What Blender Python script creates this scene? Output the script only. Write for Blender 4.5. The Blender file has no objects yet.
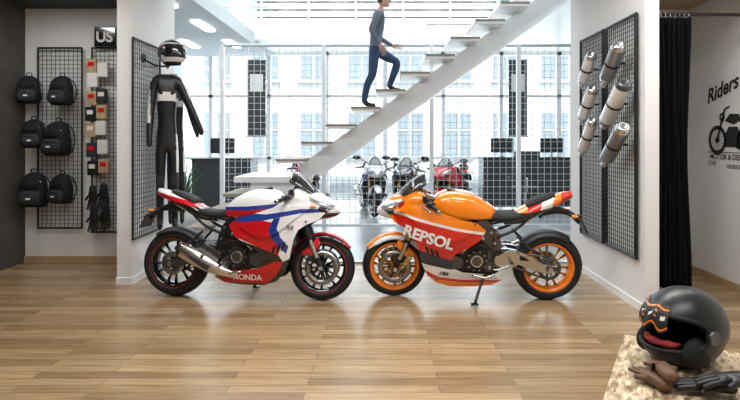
import bpy, bmesh, math, random
from mathutils import Vector, Matrix
random.seed(7)
F=540.0;CX=385.0;HV=140.0;CH=1.47
def P(u,v,D): return Vector(((u-CX)*D/F, D, CH-(v-HV)*D/F))
scene=bpy.context.scene
try: scene.view_settings.view_transform='Standard'
except Exception: pass
# ------------------------------------------------------------------ materials
def mat(name,col,rough=.5,metal=0,coat=0,bump=0,scale=40,var=.04,emit=0,trans=0,alpha=1,spec=.5):
    m=bpy.data.materials.new(name); m.use_nodes=True
    nt=m.node_tree; b=nt.nodes['Principled BSDF']
    c=(col[0],col[1],col[2],1)
    tc=nt.nodes.new('ShaderNodeTexCoord'); nz=nt.nodes.new('ShaderNodeTexNoise')
    nz.inputs['Scale'].default_value=scale; nz.inputs['Detail'].default_value=4
    nt.links.new(tc.outputs['Object'],nz.inputs['Vector'])
    mx=nt.nodes.new('ShaderNodeMix'); mx.data_type='RGBA'
    mx.inputs[6].default_value=tuple(max(0,x*(1-var*2)) for x in c[:3])+(1,)
    mx.inputs[7].default_value=tuple(min(1,x*(1+var*2)) for x in c[:3])+(1,)
    nt.links.new(nz.outputs['Fac'],mx.inputs[0]); nt.links.new(mx.outputs[2],b.inputs['Base Color'])
    b.inputs['Roughness'].default_value=rough; b.inputs['Metallic'].default_value=metal
    b.inputs['Specular IOR Level'].default_value=spec
    b.inputs['Coat Weight'].default_value=coat; b.inputs['Coat Roughness'].default_value=.04
    b.inputs['Alpha'].default_value=alpha
    b.inputs['Transmission Weight'].default_value=trans
    if emit: 
        b.inputs['Emission Color'].default_value=c; b.inputs['Emission Strength'].default_value=emit
    if bump:
        bp=nt.nodes.new('ShaderNodeBump'); bp.inputs['Strength'].default_value=bump; bp.inputs['Distance'].default_value=.01
        nt.links.new(nz.outputs['Fac'],bp.inputs['Height']); nt.links.new(bp.outputs['Normal'],b.inputs['Normal'])
    return m
M={}
def D_(k,*a,**kw): M[k]=mat(k,*a,**kw)
D_('white_wall',(.78,.785,.79),.8,var=.01,bump=.03,scale=90)
D_('ceiling_white',(.75,.75,.74),.9,var=.01)
D_('concrete',(.065,.060,.055),.75,var=.25,scale=3,bump=.15)
D_('dark_ceiling',(.03,.03,.032),.7)
D_('grey_ceiling',(.42,.45,.47),.7)
D_('pale_floor',(.34,.36,.38),.25,var=.06,scale=2)
D_('wood_trim',(.42,.28,.15),.5,var=.15,scale=12)
D_('black_metal',(.014,.014,.016),.4,metal=.3)
D_('black_plastic',(.012,.012,.014),.45)
D_('gloss_black',(.008,.008,.010),.12,coat=1)
D_('rubber',(.012,.012,.013),.6,bump=.1,scale=80,spec=.35)
D_('steel',(.62,.63,.65),.25,metal=1,scale=80)
D_('disc_steel',(.34,.34,.35),.3,metal=1,scale=80)
D_('dark_steel',(.13,.13,.14),.35,metal=.9)
D_('titanium',(.66,.62,.58),.22,metal=1)
D_('engine',(.035,.035,.038),.38,metal=.6,bump=.1)
D_('gold',(.62,.38,.09),.3,metal=1)
D_('p_white',(.84,.84,.86),.18,coat=.8,var=.01)
D_('p_red',(.60,.008,.014),.18,coat=.8,var=.02)
D_('p_blue',(.02,.05,.30),.18,coat=.8,var=.02)
D_('p_navy',(.006,.009,.04),.2,coat=.8,var=.02)
D_('p_orange',(.92,.235,.006),.18,coat=.8,var=.02)
D_('p_rimorange',(.86,.21,.01),.3,coat=.5)
D_('p_redband',(.66,.014,.012),.18,coat=.8,var=.02)
D_('screen',(.03,.035,.04),.08,coat=1,alpha=.75)
D_('lens',(.55,.62,.7),.05,coat=1,metal=.4)
D_('seat',(.012,.012,.013),.75,bump=.25,scale=200)
D_('leather',(.010,.010,.011),.38,bump=.2,scale=60,spec=.4)
D_('leather_white',(.72,.72,.72),.45)
D_('nylon',(.009,.010,.012),.8,bump=.2,scale=150,spec=.3)
D_('nylon_grey',(.028,.030,.034),.8,bump=.2,scale=150,spec=.3)
D_('brown_leather',(.13,.060,.030),.6,bump=.4,scale=50,var=.2)
D_('curtain_mat',(.006,.006,.007),.95,bump=.3,scale=120,spec=.15)
D_('white_paint',(.85,.86,.87),.35,var=.01)
D_('wire_white',(.56,.60,.62),.4)
D_('tread',(.30,.25,.19),.5,var=.15)
D_('skin',(.55,.33,.23),.55)
D_('hair',(.03,.02,.014),.7)
D_('shirt',(.13,.16,.20),.85,bump=.2)
D_('jeans',(.03,.065,.14),.85,bump=.2,scale=120)
D_('shoe',(.02,.018,.016),.6)
D_('eye_white',(.8,.8,.8),.3)
D_('desk_dark',(.03,.033,.036),.4)
D_('leaf',(.05,.14,.03),.6,var=.3)
D_('pot',(.6,.6,.58),.5)
D_('facade',(.86,.85,.82),.9,var=.03,scale=.7)
D_('facade_win',(.34,.39,.42),.3)
D_('street',(.35,.35,.35),.9,var=.1,scale=.5)
D_('teal_glass',(.20,.36,.40),.15,var=.15,scale=.6)
D_('lamp_emit',(1,.97,.92),.5,emit=8)
D_('matte_black',(.006,.006,.0065),.36,coat=.0,spec=.5)
D_('lining_red',(.30,.02,.02),.8,bump=.3)
D_('lining_black',(.012,.012,.012),.9,bump=.3)
D_('tan_pack',(.42,.30,.18),.7,var=.3,scale=25)
D_('graphic_ink',(.02,.02,.02),.8)
D_('card_white',(.7,.7,.68),.7)
D_('silver_can',(.62,.63,.64),.26,metal=1)
D_('grey_can',(.30,.31,.32),.3,metal=.9)
D_('white_can',(.78,.78,.76),.3,metal=.3)

def wood_floor():
    m=bpy.data.materials.new('oak_planks'); m.use_nodes=True; nt=m.node_tree; N=nt.nodes; L=nt.links
    b=N['Principled BSDF']; tc=N.new('ShaderNodeTexCoord')
    br=N.new('ShaderNodeTexBrick'); br.inputs['Scale'].default_value=1
    br.inputs['Brick Width'].default_value=1.25; br.inputs['Row Height'].default_value=.095
    br.inputs['Mortar Size'].default_value=.0018; br.inputs['Mortar Smooth'].default_value=.3
    br.inputs['Bias'].default_value=0
    br.inputs['Color1'].default_value=(.47,.325,.180,1); br.inputs['Color2'].default_value=(.262,.170,.088,1)
    br.inputs['Mortar'].default_value=(.09,.055,.03,1); br.offset=.37
    L.new(tc.outputs['Object'],br.inputs['Vector'])
    mp=N.new('ShaderNodeMapping'); mp.inputs['Scale'].default_value=(1.2,22,1); L.new(tc.outputs['Object'],mp.inputs['Vector'])
    nz=N.new('ShaderNodeTexNoise'); nz.inputs['Scale'].default_value=2.5; nz.inputs['Detail'].default_value=8; nz.inputs['Distortion'].default_value=.8
    L.new(mp.outputs['Vector'],nz.inputs['Vector'])
    cr=N.new('ShaderNodeValToRGB'); cr.color_ramp.elements[0].position=.32; cr.color_ramp.elements[0].color=(.68,.66,.63,1)
    cr.color_ramp.elements[1].position=.68; cr.color_ramp.elements[1].color=(1.12,1.12,1.12,1)
    L.new(nz.outputs['Fac'],cr.inputs['Fac'])
    mx=N.new('ShaderNodeMix'); mx.data_type='RGBA'; mx.blend_type='MULTIPLY'; mx.inputs[0].default_value=1
    L.new(br.outputs['Color'],mx.inputs[6]); L.new(cr.outputs['Color'],mx.inputs[7]); L.new(mx.outputs[2],b.inputs['Base Color'])
    b.inputs['Roughness'].default_value=.24; b.inputs['Specular IOR Level'].default_value=.6
    bp=N.new('ShaderNodeBump'); bp.inputs['Strength'].default_value=.12; bp.inputs['Distance'].default_value=.003
    L.new(nz.outputs['Fac'],bp.inputs['Height']); L.new(bp.outputs['Normal'],b.inputs['Normal'])
    return m
M['oak']=wood_floor()
def osb():
    m=bpy.data.materials.new('osb_board'); m.use_nodes=True; nt=m.node_tree; N=nt.nodes; L=nt.links
    b=N['Principled BSDF']; tc=N.new('ShaderNodeTexCoord')
    def layer(rot,sc):
        mp=N.new('ShaderNodeMapping'); mp.inputs['Scale'].default_value=(1,2.6,1); mp.inputs['Rotation'].default_value=(0,0,rot); L.new(tc.outputs['Object'],mp.inputs['Vector'])
        vo=N.new('ShaderNodeTexVoronoi'); vo.inputs['Scale'].default_value=sc; L.new(mp.outputs['Vector'],vo.inputs['Vector'])
        se=N.new('ShaderNodeSeparateColor'); L.new(vo.outputs['Color'],se.inputs[0]); return se.outputs[0],vo
    a,va=layer(.5,24); c,vc=layer(-.9,30)
    ma=N.new('ShaderNodeMath'); ma.operation='ADD'; L.new(a,ma.inputs[0]); L.new(c,ma.inputs[1])
    mh=N.new('ShaderNodeMath'); mh.operation='MULTIPLY'; mh.inputs[1].default_value=.5; L.new(ma.outputs[0],mh.inputs[0])
    cr=N.new('ShaderNodeValToRGB'); e=cr.color_ramp.elements; e[0].color=(.16,.09,.045,1); e[0].position=.10; e[1].color=(.78,.66,.47,1); e[1].position=.92
    n=cr.color_ramp.elements.new(.45); n.color=(.45,.34,.21,1)
    L.new(mh.outputs[0],cr.inputs['Fac']); L.new(cr.outputs['Color'],b.inputs['Base Color']); b.inputs['Roughness'].default_value=.6
    return m
M['osb']=osb()
def thin_glass():
    m=bpy.data.materials.new('window_glass'); m.use_nodes=True; nt=m.node_tree; N=nt.nodes; L=nt.links
    for n in list(N):
        if n.type=='BSDF_PRINCIPLED': N.remove(n)
    t=N.new('ShaderNodeBsdfTransparent'); t.inputs[0].default_value=(.93,.97,.98,1)
    g=N.new('ShaderNodeBsdfGlossy'); g.inputs['Roughness'].default_value=.02
    mx=N.new('ShaderNodeMixShader'); mx.inputs[0].default_value=.06
    L.new(t.outputs[0],mx.inputs[1]); L.new(g.outputs[0],mx.inputs[2]); L.new(mx.outputs[0],N['Material Output'].inputs[0])
    return m
M['glass']=thin_glass()

# ------------------------------------------------------------------ helpers
def catmull(pts,res,closed=False):
    pts=[Vector(p) for p in pts]; n=len(pts); out=[]
    rng=range(n) if closed else range(n-1)
    for i in rng:
        if closed: a,b,c,d=pts[(i-1)%n],pts[i],pts[(i+1)%n],pts[(i+2)%n]
        else:
            b,c=pts[i],pts[i+1]; a=pts[i-1] if i>0 else b+(b-c); d=pts[i+2] if i+2<n else c+(c-b)
        for k in range(res):
            t=k/res
            out.append(.5*((2*b)+(-a+c)*t+(2*a-5*b+4*c-d)*t*t+(-a+3*b-3*c+d)*t**3))
    if not closed: out.append(pts[-1].copy())
    return out
def interp(tab,x):
    if x<=tab[0][0]: return tab[0][1]
    for (x0,y0),(x1,y1) in zip(tab,tab[1:]):
        if x<=x1:
            t=(x-x0)/(x1-x0); t=t*t*(3-2*t)*.5+t*.5
            return y0+(y1-y0)*t
    return tab[-1][1]
def pip(x,z,poly):
    c=False; n=len(poly); j=n-1
    for i in range(n):
        xi,zi=poly[i]; xj,zj=poly[j]
        if (zi>z)!=(zj>z) and x<(xj-xi)*(z-zi)/(zj-zi)+xi: c=not c
        j=i
    return c
def frame_of(d):
    d=d.normalized(); a=Vector((0,0,1)) if abs(d.z)<.9 else Vector((1,0,0))
    x=a.cross(d).normalized(); return x,d.cross(x)
def cut_regions(t,polys):
    for poly in polys:
        n=len(poly)
        for i in range(n):
            (x0,z0),(x1,z1)=poly[i],poly[(i+1)%n]
            lo=(min(x0,x1)-.012,min(z0,z1)-.012); hi=(max(x0,x1)+.012,max(z0,z1)+.012)
            fs=[]
            for f in t.faces:
                xs=[v.co.x for v in f.verts]; zs=[v.co.z for v in f.verts]
                if max(xs)>=lo[0] and min(xs)<=hi[0] and max(zs)>=lo[1] and min(zs)<=hi[1]: fs.append(f)
            if not fs: continue
            es=set(e for f in fs for e in f.edges); vs=set(v for f in fs for v in f.verts)
            bmesh.ops.bisect_plane(t,geom=list(vs)+list(es)+fs,dist=1e-5,plane_co=(x0,0,z0),plane_no=(-(z1-z0),0,x1-x0))
class B:
    def __init__(s): s.bm=bmesh.new(); s.mats=[]
    def mi(s,k):
        if k not in s.mats: s.mats.append(k)
        return s.mats.index(k)
    def add(s,vs,fs,k,smooth=True,mf=None):
        if mf is not None and getattr(mf,'polys',None):
            t=bmesh.new(); tv=[t.verts.new(v) for v in vs]
            for f in fs:
                try: t.faces.new([tv[i] for i in f])
                except ValueError: pass
            cut_regions(t,mf.polys); t.verts.index_update()
            vs=[v.co.copy() for v in t.verts]; fs=[[v.index for v in f.verts] for f in t.faces]; t.free()
        bv=[s.bm.verts.new(v) for v in vs]
        for f in fs:
            try: fc=s.bm.faces.new([bv[i] for i in f])
            except ValueError: continue
            kk=k
            if mf: kk=mf(fc.calc_center_median()) or k
            fc.material_index=s.mi(kk); fc.smooth=smooth
    def box(s,c,size,k,rot=None,bev=0,seg=2):
        t=bmesh.new(); bmesh.ops.create_cube(t,size=1)
        for v in t.verts: v.co=Vector((v.co.x*size[0],v.co.y*size[1],v.co.z*size[2]))
        if bev: bmesh.ops.bevel(t,geom=t.edges[:],offset=bev,segments=seg,affect='EDGES',profile=.6)
        R=rot if rot is not None else Matrix.Identity(3)
        t.verts.index_update()
        s.add([R@v.co+Vector(c) for v in t.verts],[[v.index for v in f.verts] for f in t.faces],k,smooth=False); t.free()
    def cyl(s,p0,p1,r0,k,r1=None,seg=16,caps=True,smooth=True):
        p0=Vector(p0);p1=Vector(p1); r1=r0 if r1 is None else r1
        x,y=frame_of(p1-p0); vs=[]
        for p,r in((p0,r0),(p1,r1)):
            for i in range(seg):
                a=2*math.pi*(i+.5)/seg; vs.append(p+x*math.cos(a)*r+y*math.sin(a)*r)
        s.add(vs,[[i,(i+1)%seg,seg+(i+1)%seg,seg+i] for i in range(seg)],k,smooth and seg>4)
        if caps: s.add(vs,[list(range(seg))[::-1],list(range(seg,2*seg))],k,False)
    def tube(s,pts,r,k,seg=8,res=5,flat=1,up=None,closed=False):
        P_=catmull(pts,res,closed) if res>1 else [Vector(p) for p in pts]; n=len(P_)
        rings=[]; prev=None
        for i,p in enumerate(P_):
            if closed: d=P_[(i+1)%n]-P_[i-1]
            else: d=P_[min(i+1,n-1)]-P_[max(i-1,0)]
            if d.length<1e-9: d=Vector((0,0,1))
            d.normalize()
            if up is not None: x=Vector(up).cross(d)
            elif prev is None: x=frame_of(d)[0]
            else: x=prev-d*prev.dot(d)
            if x.length<1e-6: x=frame_of(d)[0]
            x.normalize(); y=d.cross(x); prev=x
            if isinstance(r,(list,tuple)):
                q=i/(n-1)*(len(r)-1); a=int(min(q,len(r)-2)); rr=r[a]+(r[a+1]-r[a])*(q-a)
            else: rr=r
            rings.append([p+x*math.cos(2*math.pi*j/seg)*rr+y*math.sin(2*math.pi*j/seg)*rr*flat for j in range(seg)])
        s.loft(rings,k,caps=not closed,closed=closed)
    def loft(s,rings,k,mf=None,caps=True,closed=False,smooth=True,openring=False):
        n=len(rings[0]); vs=[v for r in rings for v in r]; fs=[]
        R=len(rings)
        for i in range(R if closed else R-1):
            i2=(i+1)%R
            for j in range(n-1 if openring else n):
                fs.append([i*n+j,i*n+(j+1)%n,i2*n+(j+1)%n,i2*n+j])
        if caps and not openring: fs.append(list(range(n))[::-1]); fs.append([(R-1)*n+j for j in range(n)])
        s.add(vs,fs,k,smooth,mf)
    def lathe(s,prof,o,axis,k,seg=40,closed=False,mf=None):
        o=Vector(o); ax=Vector(axis).normalized(); x,y=frame_of(ax); rings=[]
        for i in range(seg):
            a=2*math.pi*i/seg; d=x*math.cos(a)+y*math.sin(a)
            rings.append([o+ax*p[0]+d*p[1] for p in prof])
        s.loft(rings,k,mf=mf,caps=False,closed=True,openring=not closed)
    def body(s,st,k,mf=None,n=28,res=7):
        rows=catmull([Vector(r[:4]) for r in st],res)
        es=[r[4] if len(r)>4 else 2.4 for r in st]; rings=[]
        for i,r in enumerate(rows):
            q=min(i/res,len(es)-1); a=int(min(q,len(es)-2)); e=es[a]+(es[a+1]-es[a])*(q-a)
            x,zt,zb,w=r; zc=(zt+zb)/2; h=max((zt-zb)/2,.002); w=max(w,.002); ring=[]
            for j in range(n):
                t=2*math.pi*j/n; c=math.cos(t); sn=math.sin(t)
                ring.append(Vector((x,w*math.copysign(abs(c)**(2/e),c),zc+h*math.copysign(abs(sn)**(2/e),sn))))
            rings.append(ring)
        s.loft(rings,k,mf=mf)
    def ell(s,c,r,k,mf=None,seg=20,rot=None):
        c=Vector(c); rings=[]; R=rot or Matrix.Identity(3)
        for i in range(seg//2+1):
            a=-math.pi/2+math.pi*i/(seg//2); ca=max(math.cos(a),.002)
            rings.append([c+R@Vector((r[0]*ca*math.cos(2*math.pi*j/seg),r[1]*ca*math.sin(2*math.pi*j/seg),r[2]*math.sin(a))) for j in range(seg)])
        s.loft(rings,k,mf=mf)
    def plate(s,poly,yf,k,mf=None,step=.012,thick=.006,sides=(-1,1),sm=0):
        if sm: poly=[(p.x,p.y) for p in catmull([(a,b,0) for a,b in poly],sm,True)]
        t=bmesh.new(); t.faces.new([t.verts.new((a,0,b)) for a,b in poly])
        xs=[p[0] for p in poly]; zs=[p[1] for p in poly]
        q=min(xs)+step
        while q<max(xs):
            bmesh.ops.bisect_plane(t,geom=t.verts[:]+t.edges[:]+t.faces[:],plane_co=(q,0,0),plane_no=(1,0,0)); q+=step
        q=min(zs)+step
        while q<max(zs):
            bmesh.ops.bisect_plane(t,geom=t.verts[:]+t.edges[:]+t.faces[:],plane_co=(0,0,q),plane_no=(0,0,1)); q+=step
        if mf is not None and getattr(mf,'polys',None): cut_regions(t,mf.polys)
        bmesh.ops.remove_doubles(t,verts=t.verts[:],dist=1e-5)
        t.verts.index_update(); n=len(t.verts)
        base=[(v.co.x,v.co.z) for v in t.verts]; fs=[[v.index for v in f.verts] for f in t.faces]
        be=[[v.index for v in e.verts] for e in t.edges if len(e.link_faces)==1]; t.free()
        mm=(lambda c:mf(c)) if mf else None
        for sd in sides:
            vo=[Vector((x,sd*yf(x,z),z)) for x,z in base]; vi=[Vector((x,sd*(yf(x,z)-thick),z)) for x,z in base]
            s.add(vo,fs,k,True,mm)
            s.add(vo+vi,[[n+i for i in f[::-1]] for f in fs]+[[a,b,n+b,n+a] for a,b in be],'black_plastic' if mf else k,False)
    def obj(s,name,parent=None,loc=None,recalc=True):
        bmesh.ops.recalc_face_normals(s.bm,faces=s.bm.faces[:]) if recalc else None
        me=bpy.data.meshes.new(name); s.bm.to_mesh(me); s.bm.free()
        for k in s.mats: me.materials.append(M[k])
        o=bpy.data.objects.new(name,me); bpy.context.collection.objects.link(o)
        if parent: o.parent=parent
        if loc is not None: o.location=loc
        return o
def empty(name,loc=(0,0,0),rot=(0,0,0),parent=None):
    o=bpy.data.objects.new(name,None); bpy.context.collection.objects.link(o); o.location=loc; o.rotation_euler=rot
    o.empty_display_size=.1
    if parent: o.parent=parent
    return o
def text_data(txt,size,shear=0,bold=0):
    cu=bpy.data.curves.new('t','FONT'); cu.body=txt; cu.size=size; cu.shear=shear; cu.offset=bold; cu.resolution_u=4
    ob=bpy.data.objects.new('t',cu); bpy.context.collection.objects.link(ob)
    bpy.context.view_layer.update()
    me=bpy.data.meshes.new_from_object(ob.evaluated_get(bpy.context.evaluated_depsgraph_get()))
    vs=[v.co.copy() for v in me.vertices]; fs=[list(p.vertices) for p in me.polygons]
    bpy.data.objects.remove(ob); bpy.data.curves.remove(cu); bpy.data.meshes.remove(me)
    return vs,fs
def simple_box(name,lo,hi,k,bev=0):
    b=B(); c=[(lo[i]+hi[i])/2 for i in range(3)]; sz=[hi[i]-lo[i] for i in range(3)]
    b.box((0,0,0),sz,k,bev=bev); return b.obj(name,loc=c)
def skinned(name,nodes,edges,root,labels,parent=None,sub=2,default='leather',extra=None):
    keys=list(nodes); idx={k:i for i,k in enumerate(keys)}
    me=bpy.data.meshes.new(name+'_s'); me.from_pydata([nodes[k][0] for k in keys],[(idx[a],idx[b]) for a,b in edges],[])
    ob=bpy.data.objects.new(name+'_s',me); bpy.context.collection.objects.link(ob)
    sk=ob.modifiers.new('s','SKIN'); sk.use_smooth_shade=True
    sd=me.skin_vertices[0].data
    for i,k in enumerate(keys):
        r=nodes[k][1]; sd[i].radius=(r,r) if not isinstance(r,(tuple,list)) else r
        sd[i].use_root=(k==root)
    ss=ob.modifiers.new('u','SUBSURF'); ss.levels=sub; ss.render_levels=sub
    bpy.context.view_layer.update()
    m2=bpy.data.meshes.new_from_object(ob.evaluated_get(bpy.context.evaluated_depsgraph_get()))
    bpy.data.objects.remove(ob); m2.name=name
    m2.materials.clear()
    used=[]
    segs=[(Vector(nodes[a][0]),Vector(nodes[b][0]),k) for a,b,k in labels]
    for p in m2.polygons:
        c=p.center; best=None
        for a,b_,k in segs:
            ab=b_-a; t=max(0,min(1,(c-a).dot(ab)/max(ab.length_squared,1e-9))); d=(c-(a+ab*t)).length
            if best is None or d<best[0]: best=(d,k)
        k=best[1] if best else default
        if extra: k=extra(c,k)
        if k not in used: used.append(k); m2.materials.append(M[k])
        p.material_index=used.index(k); p.use_smooth=True
    o=bpy.data.objects.new(name,m2); bpy.context.collection.objects.link(o)
    if parent: o.parent=parent
    return o

# ------------------------------------------------------------------ room shell
XL=-4.33; XJL=-2.58; XJR=2.2; XR=3.4
simple_box('floor',(XL-.1,-2.5,-.1),(XR+.1,6.5,0),'oak')
simple_box('floor_hall',(-6,6.5,-.1),(6,14.2,-.004),'pale_floor')
simple_box('trim_threshold',(XJL,6.44,0),(XJR,6.52,.02),'steel')
simple_box('wall_left',(XL-.12,-2.5,0),(XL,6.62,3.4),'concrete')
simple_box('wall_alcove_left',(XL,6.5,0),(-2.73,6.62,3.4),'white_wall')
simple_box('baseboard_left',(XL,6.475,0),(-2.73,6.5,.075),'wood_trim')
simple_box('ceiling_alcove_left',(XL,3.5,3.05),(-2.75,6.5,3.12),'dark_ceiling')
simple_box('column_left',(-2.73,5.5,0),(XJL,6.62,3.4),'white_wall')
simple_box('trim_column_left',(-2.735,5.485,0),(XJL+.01,5.5,.07),'white_paint')
simple_box('trim_jamb_left',(XJL,5.49,0),(XJL+.012,6.62,.07),'white_paint')
simple_box('column_right',(XJR,4.57,0),(2.32,6.4,3.4),'white_wall')
simple_box('trim_jamb_right',(XJR-.012,4.56,0),(XJR,6.4,.07),'white_paint')
simple_box('wall_alcove_right',(2.32,6.05,0),(XR,6.17,3.4),'white_wall')
simple_box('wall_right',(XR,-2.5,0),(XR+.12,6.17,3.4),'white_wall')
simple_box('baseboard_right',(XR-.015,3.0,0),(XR,6.05,.085),'wood_trim')
simple_box('ceiling',(XL-.12,-2.5,3.4),(XR+.12,6.62,3.5),'ceiling_white')
simple_box('wall_rear',(XL-.12,-2.62,0),(XR+.12,-2.5,3.5),'white_wall')
simple_box('trim_ceiling_right',(2.32,4.5,2.93),(XR,6.05,3.0),'wood_trim')
simple_box('wall_hall_left',(-6.12,6.5,-.1),(-6,14.2,6.3),'white_wall')
simple_box('wall_hall_right',(6,6.5,-.1),(6.12,14.2,6.3),'white_wall')
simple_box('wall_hall_front_left',(-6,6.5,0),(-4.45,6.62,6.3),'white_wall')
simple_box('wall_hall_front_right',(XR+.12,6.4,0),(6,6.52,6.3),'white_wall')
simple_box('wall_hall_front_top',(-4.45,6.55,3.5),(6,6.62,6.3),'white_wall')
simple_box('ceiling_hall',(-6.1,6.5,6.3),(6.1,14.2,6.4),'ceiling_white')
simple_box('ceiling_gallery_left',(-6,6.7,3.62),(-2.95,13.9,3.9),'grey_ceiling')
b=B()
for i in range(3):
    for j in range(3): b.box((-5.3+.95*i,8.2+1.9*j,3.60),(.16,.9,.03),'lamp_emit')
b.obj('ceiling_light_strips')
simple_box('ceiling_gallery_slab',(-2.95,12.2,3.75),(6,13.9,4.12),'white_paint')
b=B(); b.box((2.2,12.17,4.0),(2.4,.05,.07),'lamp_emit'); b.box((2.2,12.19,4.06),(2.5,.06,.03),'dark_steel'); b.obj('linear_lamp')
b=B()
for z in (4.25,4.42,4.60,4.78,4.98): b.cyl((-2.9,12.25,z),(5.9,12.25,z),.02 if z<4.9 else .035,'dark_steel' if z<4.9 else 'white_paint',seg=8)
for i in range(9): b.cyl((-2.8+i*1.07,12.25,4.12),(-2.8+i*1.07,12.25,5.0),.028,'white_paint',seg=8)
b.obj('gallery_railing')
b=B()
def mull(x0,x1,z0,z1,y=14.0,d=.14,k='white_paint'): b.box(((x0+x1)/2,y,(z0+z1)/2),(x1-x0,d,z1-z0),k)
xs=[-6+1.5*i for i in range(9)]
for x in xs: mull(x-.05,x+.05,0,6.3)
for z in (.05,1.0,2.6,3.7,4.2,5.3,6.2): mull(-6,6,z-.035,z+.035)
b.obj('window_1')
simple_box('window_2',(-6,14.08,.1),(6,14.09,6.2),'glass')
simple_box('ground_street',(-30,14.2,-.12),(30,40,-.1),'street')
b=B()
b.box((0,24.0,5.5),(50,1,11.2),'facade')
for i in range(22):
    for j in range(3):
        x=-22+i*2.1; z=1.7+j*3.3
        b.box((x,23.48,z),(1.1,.1,1.9),'facade_win'); 
        b.box((x,23.42,z),(.06,.06,1.9),'white_paint'); b.box((x,23.42,z+.2),(1.1,.06,.06),'white_paint')
        b.box((x,23.38,z-1.0),(1.35,.22,.08),'white_paint')
b.obj('street_building')
b=B()
b.box((4.4,13.6,5.2),(3.1,.06,2.0),'teal_glass')
for x in (2.85,3.9,4.95,5.95): b.box((x,13.54,5.2),(.07,.07,2.0),'white_paint')
b.obj('window_3')
def grid_panel(b,o,ud,vd,w,h,sp,r,fr,k,fk=None):
    o=Vector(o);ud=Vector(ud);vd=Vector(vd); n=int(round(w/sp)); m=int(round(h/sp)); nd=ud.cross(vd)
    for i in range(n+1): b.cyl(o+ud*(w*i/n),o+ud*(w*i/n)+vd*h,r,k,seg=4,caps=False)
    for j in range(m+1): b.cyl(o+vd*(h*j/m)+nd*r,o+ud*w+vd*(h*j/m)+nd*r,r,k,seg=4,caps=False)
    for a,c in ((o,o+ud*w),(o+vd*h,o+ud*w+vd*h),(o,o+vd*h),(o+ud*w,o+ud*w+vd*h)): b.cyl(a,c,fr,fk or k,seg=6)
b=B()
for x0,x1 in ((-2.8,-1.05),(-1.05,.8),(.8,2.3),(2.3,3.3)):
    grid_panel(b,(x0,9.3,.0),(1,0,0),(0,0,1),x1-x0,3.1,.11,.006,.028,'wire_white')
for x in (-2.8,-1.05,.8,2.3): b.box((x,9.3,1.55),(.07,.07,3.1),'white_paint')
b.obj('wire_mesh_divider')

# ------------------------------------------------------------------ stairs
SD=8.2
b=B()
tr=[]
for i in range(12):
    p=P(295+23.5*i,158-16.5*i,SD); tr.append(p)
    b.box((p.x+.02,SD,p.z-.014),(.42,.95,.028),'tread'); b.box((p.x+.02,SD,p.z-.045),(.40,.93,.032),'white_paint')
    b.box((p.x-.185,SD,p.z-.02),(.02,.95,.045),'white_paint')
for yy in (SD-.12,SD+.12):
    a0=tr[0]+Vector((.10,0,-.10)); a1=tr[-1]+Vector((.10,0,-.10)); a0.y=a1.y=yy
    vs=[]
    for q in (a0,a1):
        for dy in (-.03,.03):
            for dz in (0,-.32): vs.append(q+Vector((0,dy,dz)))
    b.add(vs,[[0,1,3,2],[4,6,7,5],[0,4,5,1],[2,3,7,6],[0,2,6,4],[1,5,7,3]],'white_paint',False)
a0=tr[0]+Vector((.12,0,-.40)); a1=tr[-1]+Vector((.12,0,-.40))
vs=[a0+Vector((0,-.45,0)),a0+Vector((0,.45,0)),a1+Vector((0,.45,0)),a1+Vector((0,-.45,0))]
vs+= [v+Vector((.0,0,-.06)) for v in vs]
b.add(vs,[[0,1,2,3],[7,6,5,4],[0,4,5,1],[1,5,6,2],[2,6,7,3],[3,7,4,0]],'white_paint',False)
lz=tr[0].z-.25
b.box((tr[0].x-.30,SD,lz-.04),(.95,1.1,.08),'white_paint'); b.box((tr[0].x-.22,SD,(lz-.08)/2),(.7,.9,lz-.08),'white_paint')
for j in range(3):
    z=lz-.24*(j+1); b.box((tr[0].x-.78-.27*j,SD,z-.03),(.34,.95,.05),'tread'); b.box((tr[0].x-.72-.27*j,SD,(z-.05)/2),(.26,.5,z-.05),'white_paint')
b.obj('staircase')
simple_box('ceiling_landing',(tr[-1].x+.2,7.4,tr[-1].z-.25),(6,12.2,tr[-1].z),'white_paint')

# ------------------------------------------------------------------ person
O=Vector((tr[3].x+.0,SD,tr[3].z))
per=empty('person',O)
n={'pel':((.14,0,.95),(.135,.11)),'sp':((.16,0,1.09),(.125,.10)),'ch':((.19,0,1.27),(.155,.115)),'uc':((.205,0,1.40),(.12,.09)),
'nk':((.225,0,1.48),.052),'nk2':((.24,0,1.57),.05),
'hr':((.14,-.085,.89),.095),'kr':((.11,-.10,.50),.066),'cr':((.03,-.10,.36),.060),'ar':((-.02,-.10,.09),.048),'br':((.05,-.10,.045),.040),'tr':((.16,-.105,.032),.030),
'hl':((.15,.085,.89),.095),'kl':((.49,.10,.72),.068),'cl':((.44,.10,.56),.060),'al':((.36,.10,.345),.048),'bl':((.43,.10,.295),.040),'tl':((.54,.105,.283),.030),
'sr':((.20,-.185,1.41),.066),'er':((.09,-.245,1.14),.050),'wr':((.22,-.25,.93),.030),'pr':((.255,-.25,.875),(.038,.022)),
'sl':((.20,.185,1.41),.066),'el':((.20,.25,1.12),.050),'wl':((.40,.24,1.00),.030),'pl':((.46,.235,.985),(.038,.022))}
e=[('pel','sp'),('sp','ch'),('ch','uc'),('uc','nk'),('nk','nk2'),('pel','hr'),('hr','kr'),('kr','cr'),('cr','ar'),('ar','br'),('br','tr'),('pel','hl'),('hl','kl'),('kl','cl'),('cl','al'),('al','bl'),('bl','tl'),
('uc','sr'),('sr','er'),('er','wr'),('wr','pr'),('uc','sl'),('sl','el'),('el','wl'),('wl','pl')]
lab=[]
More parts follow.
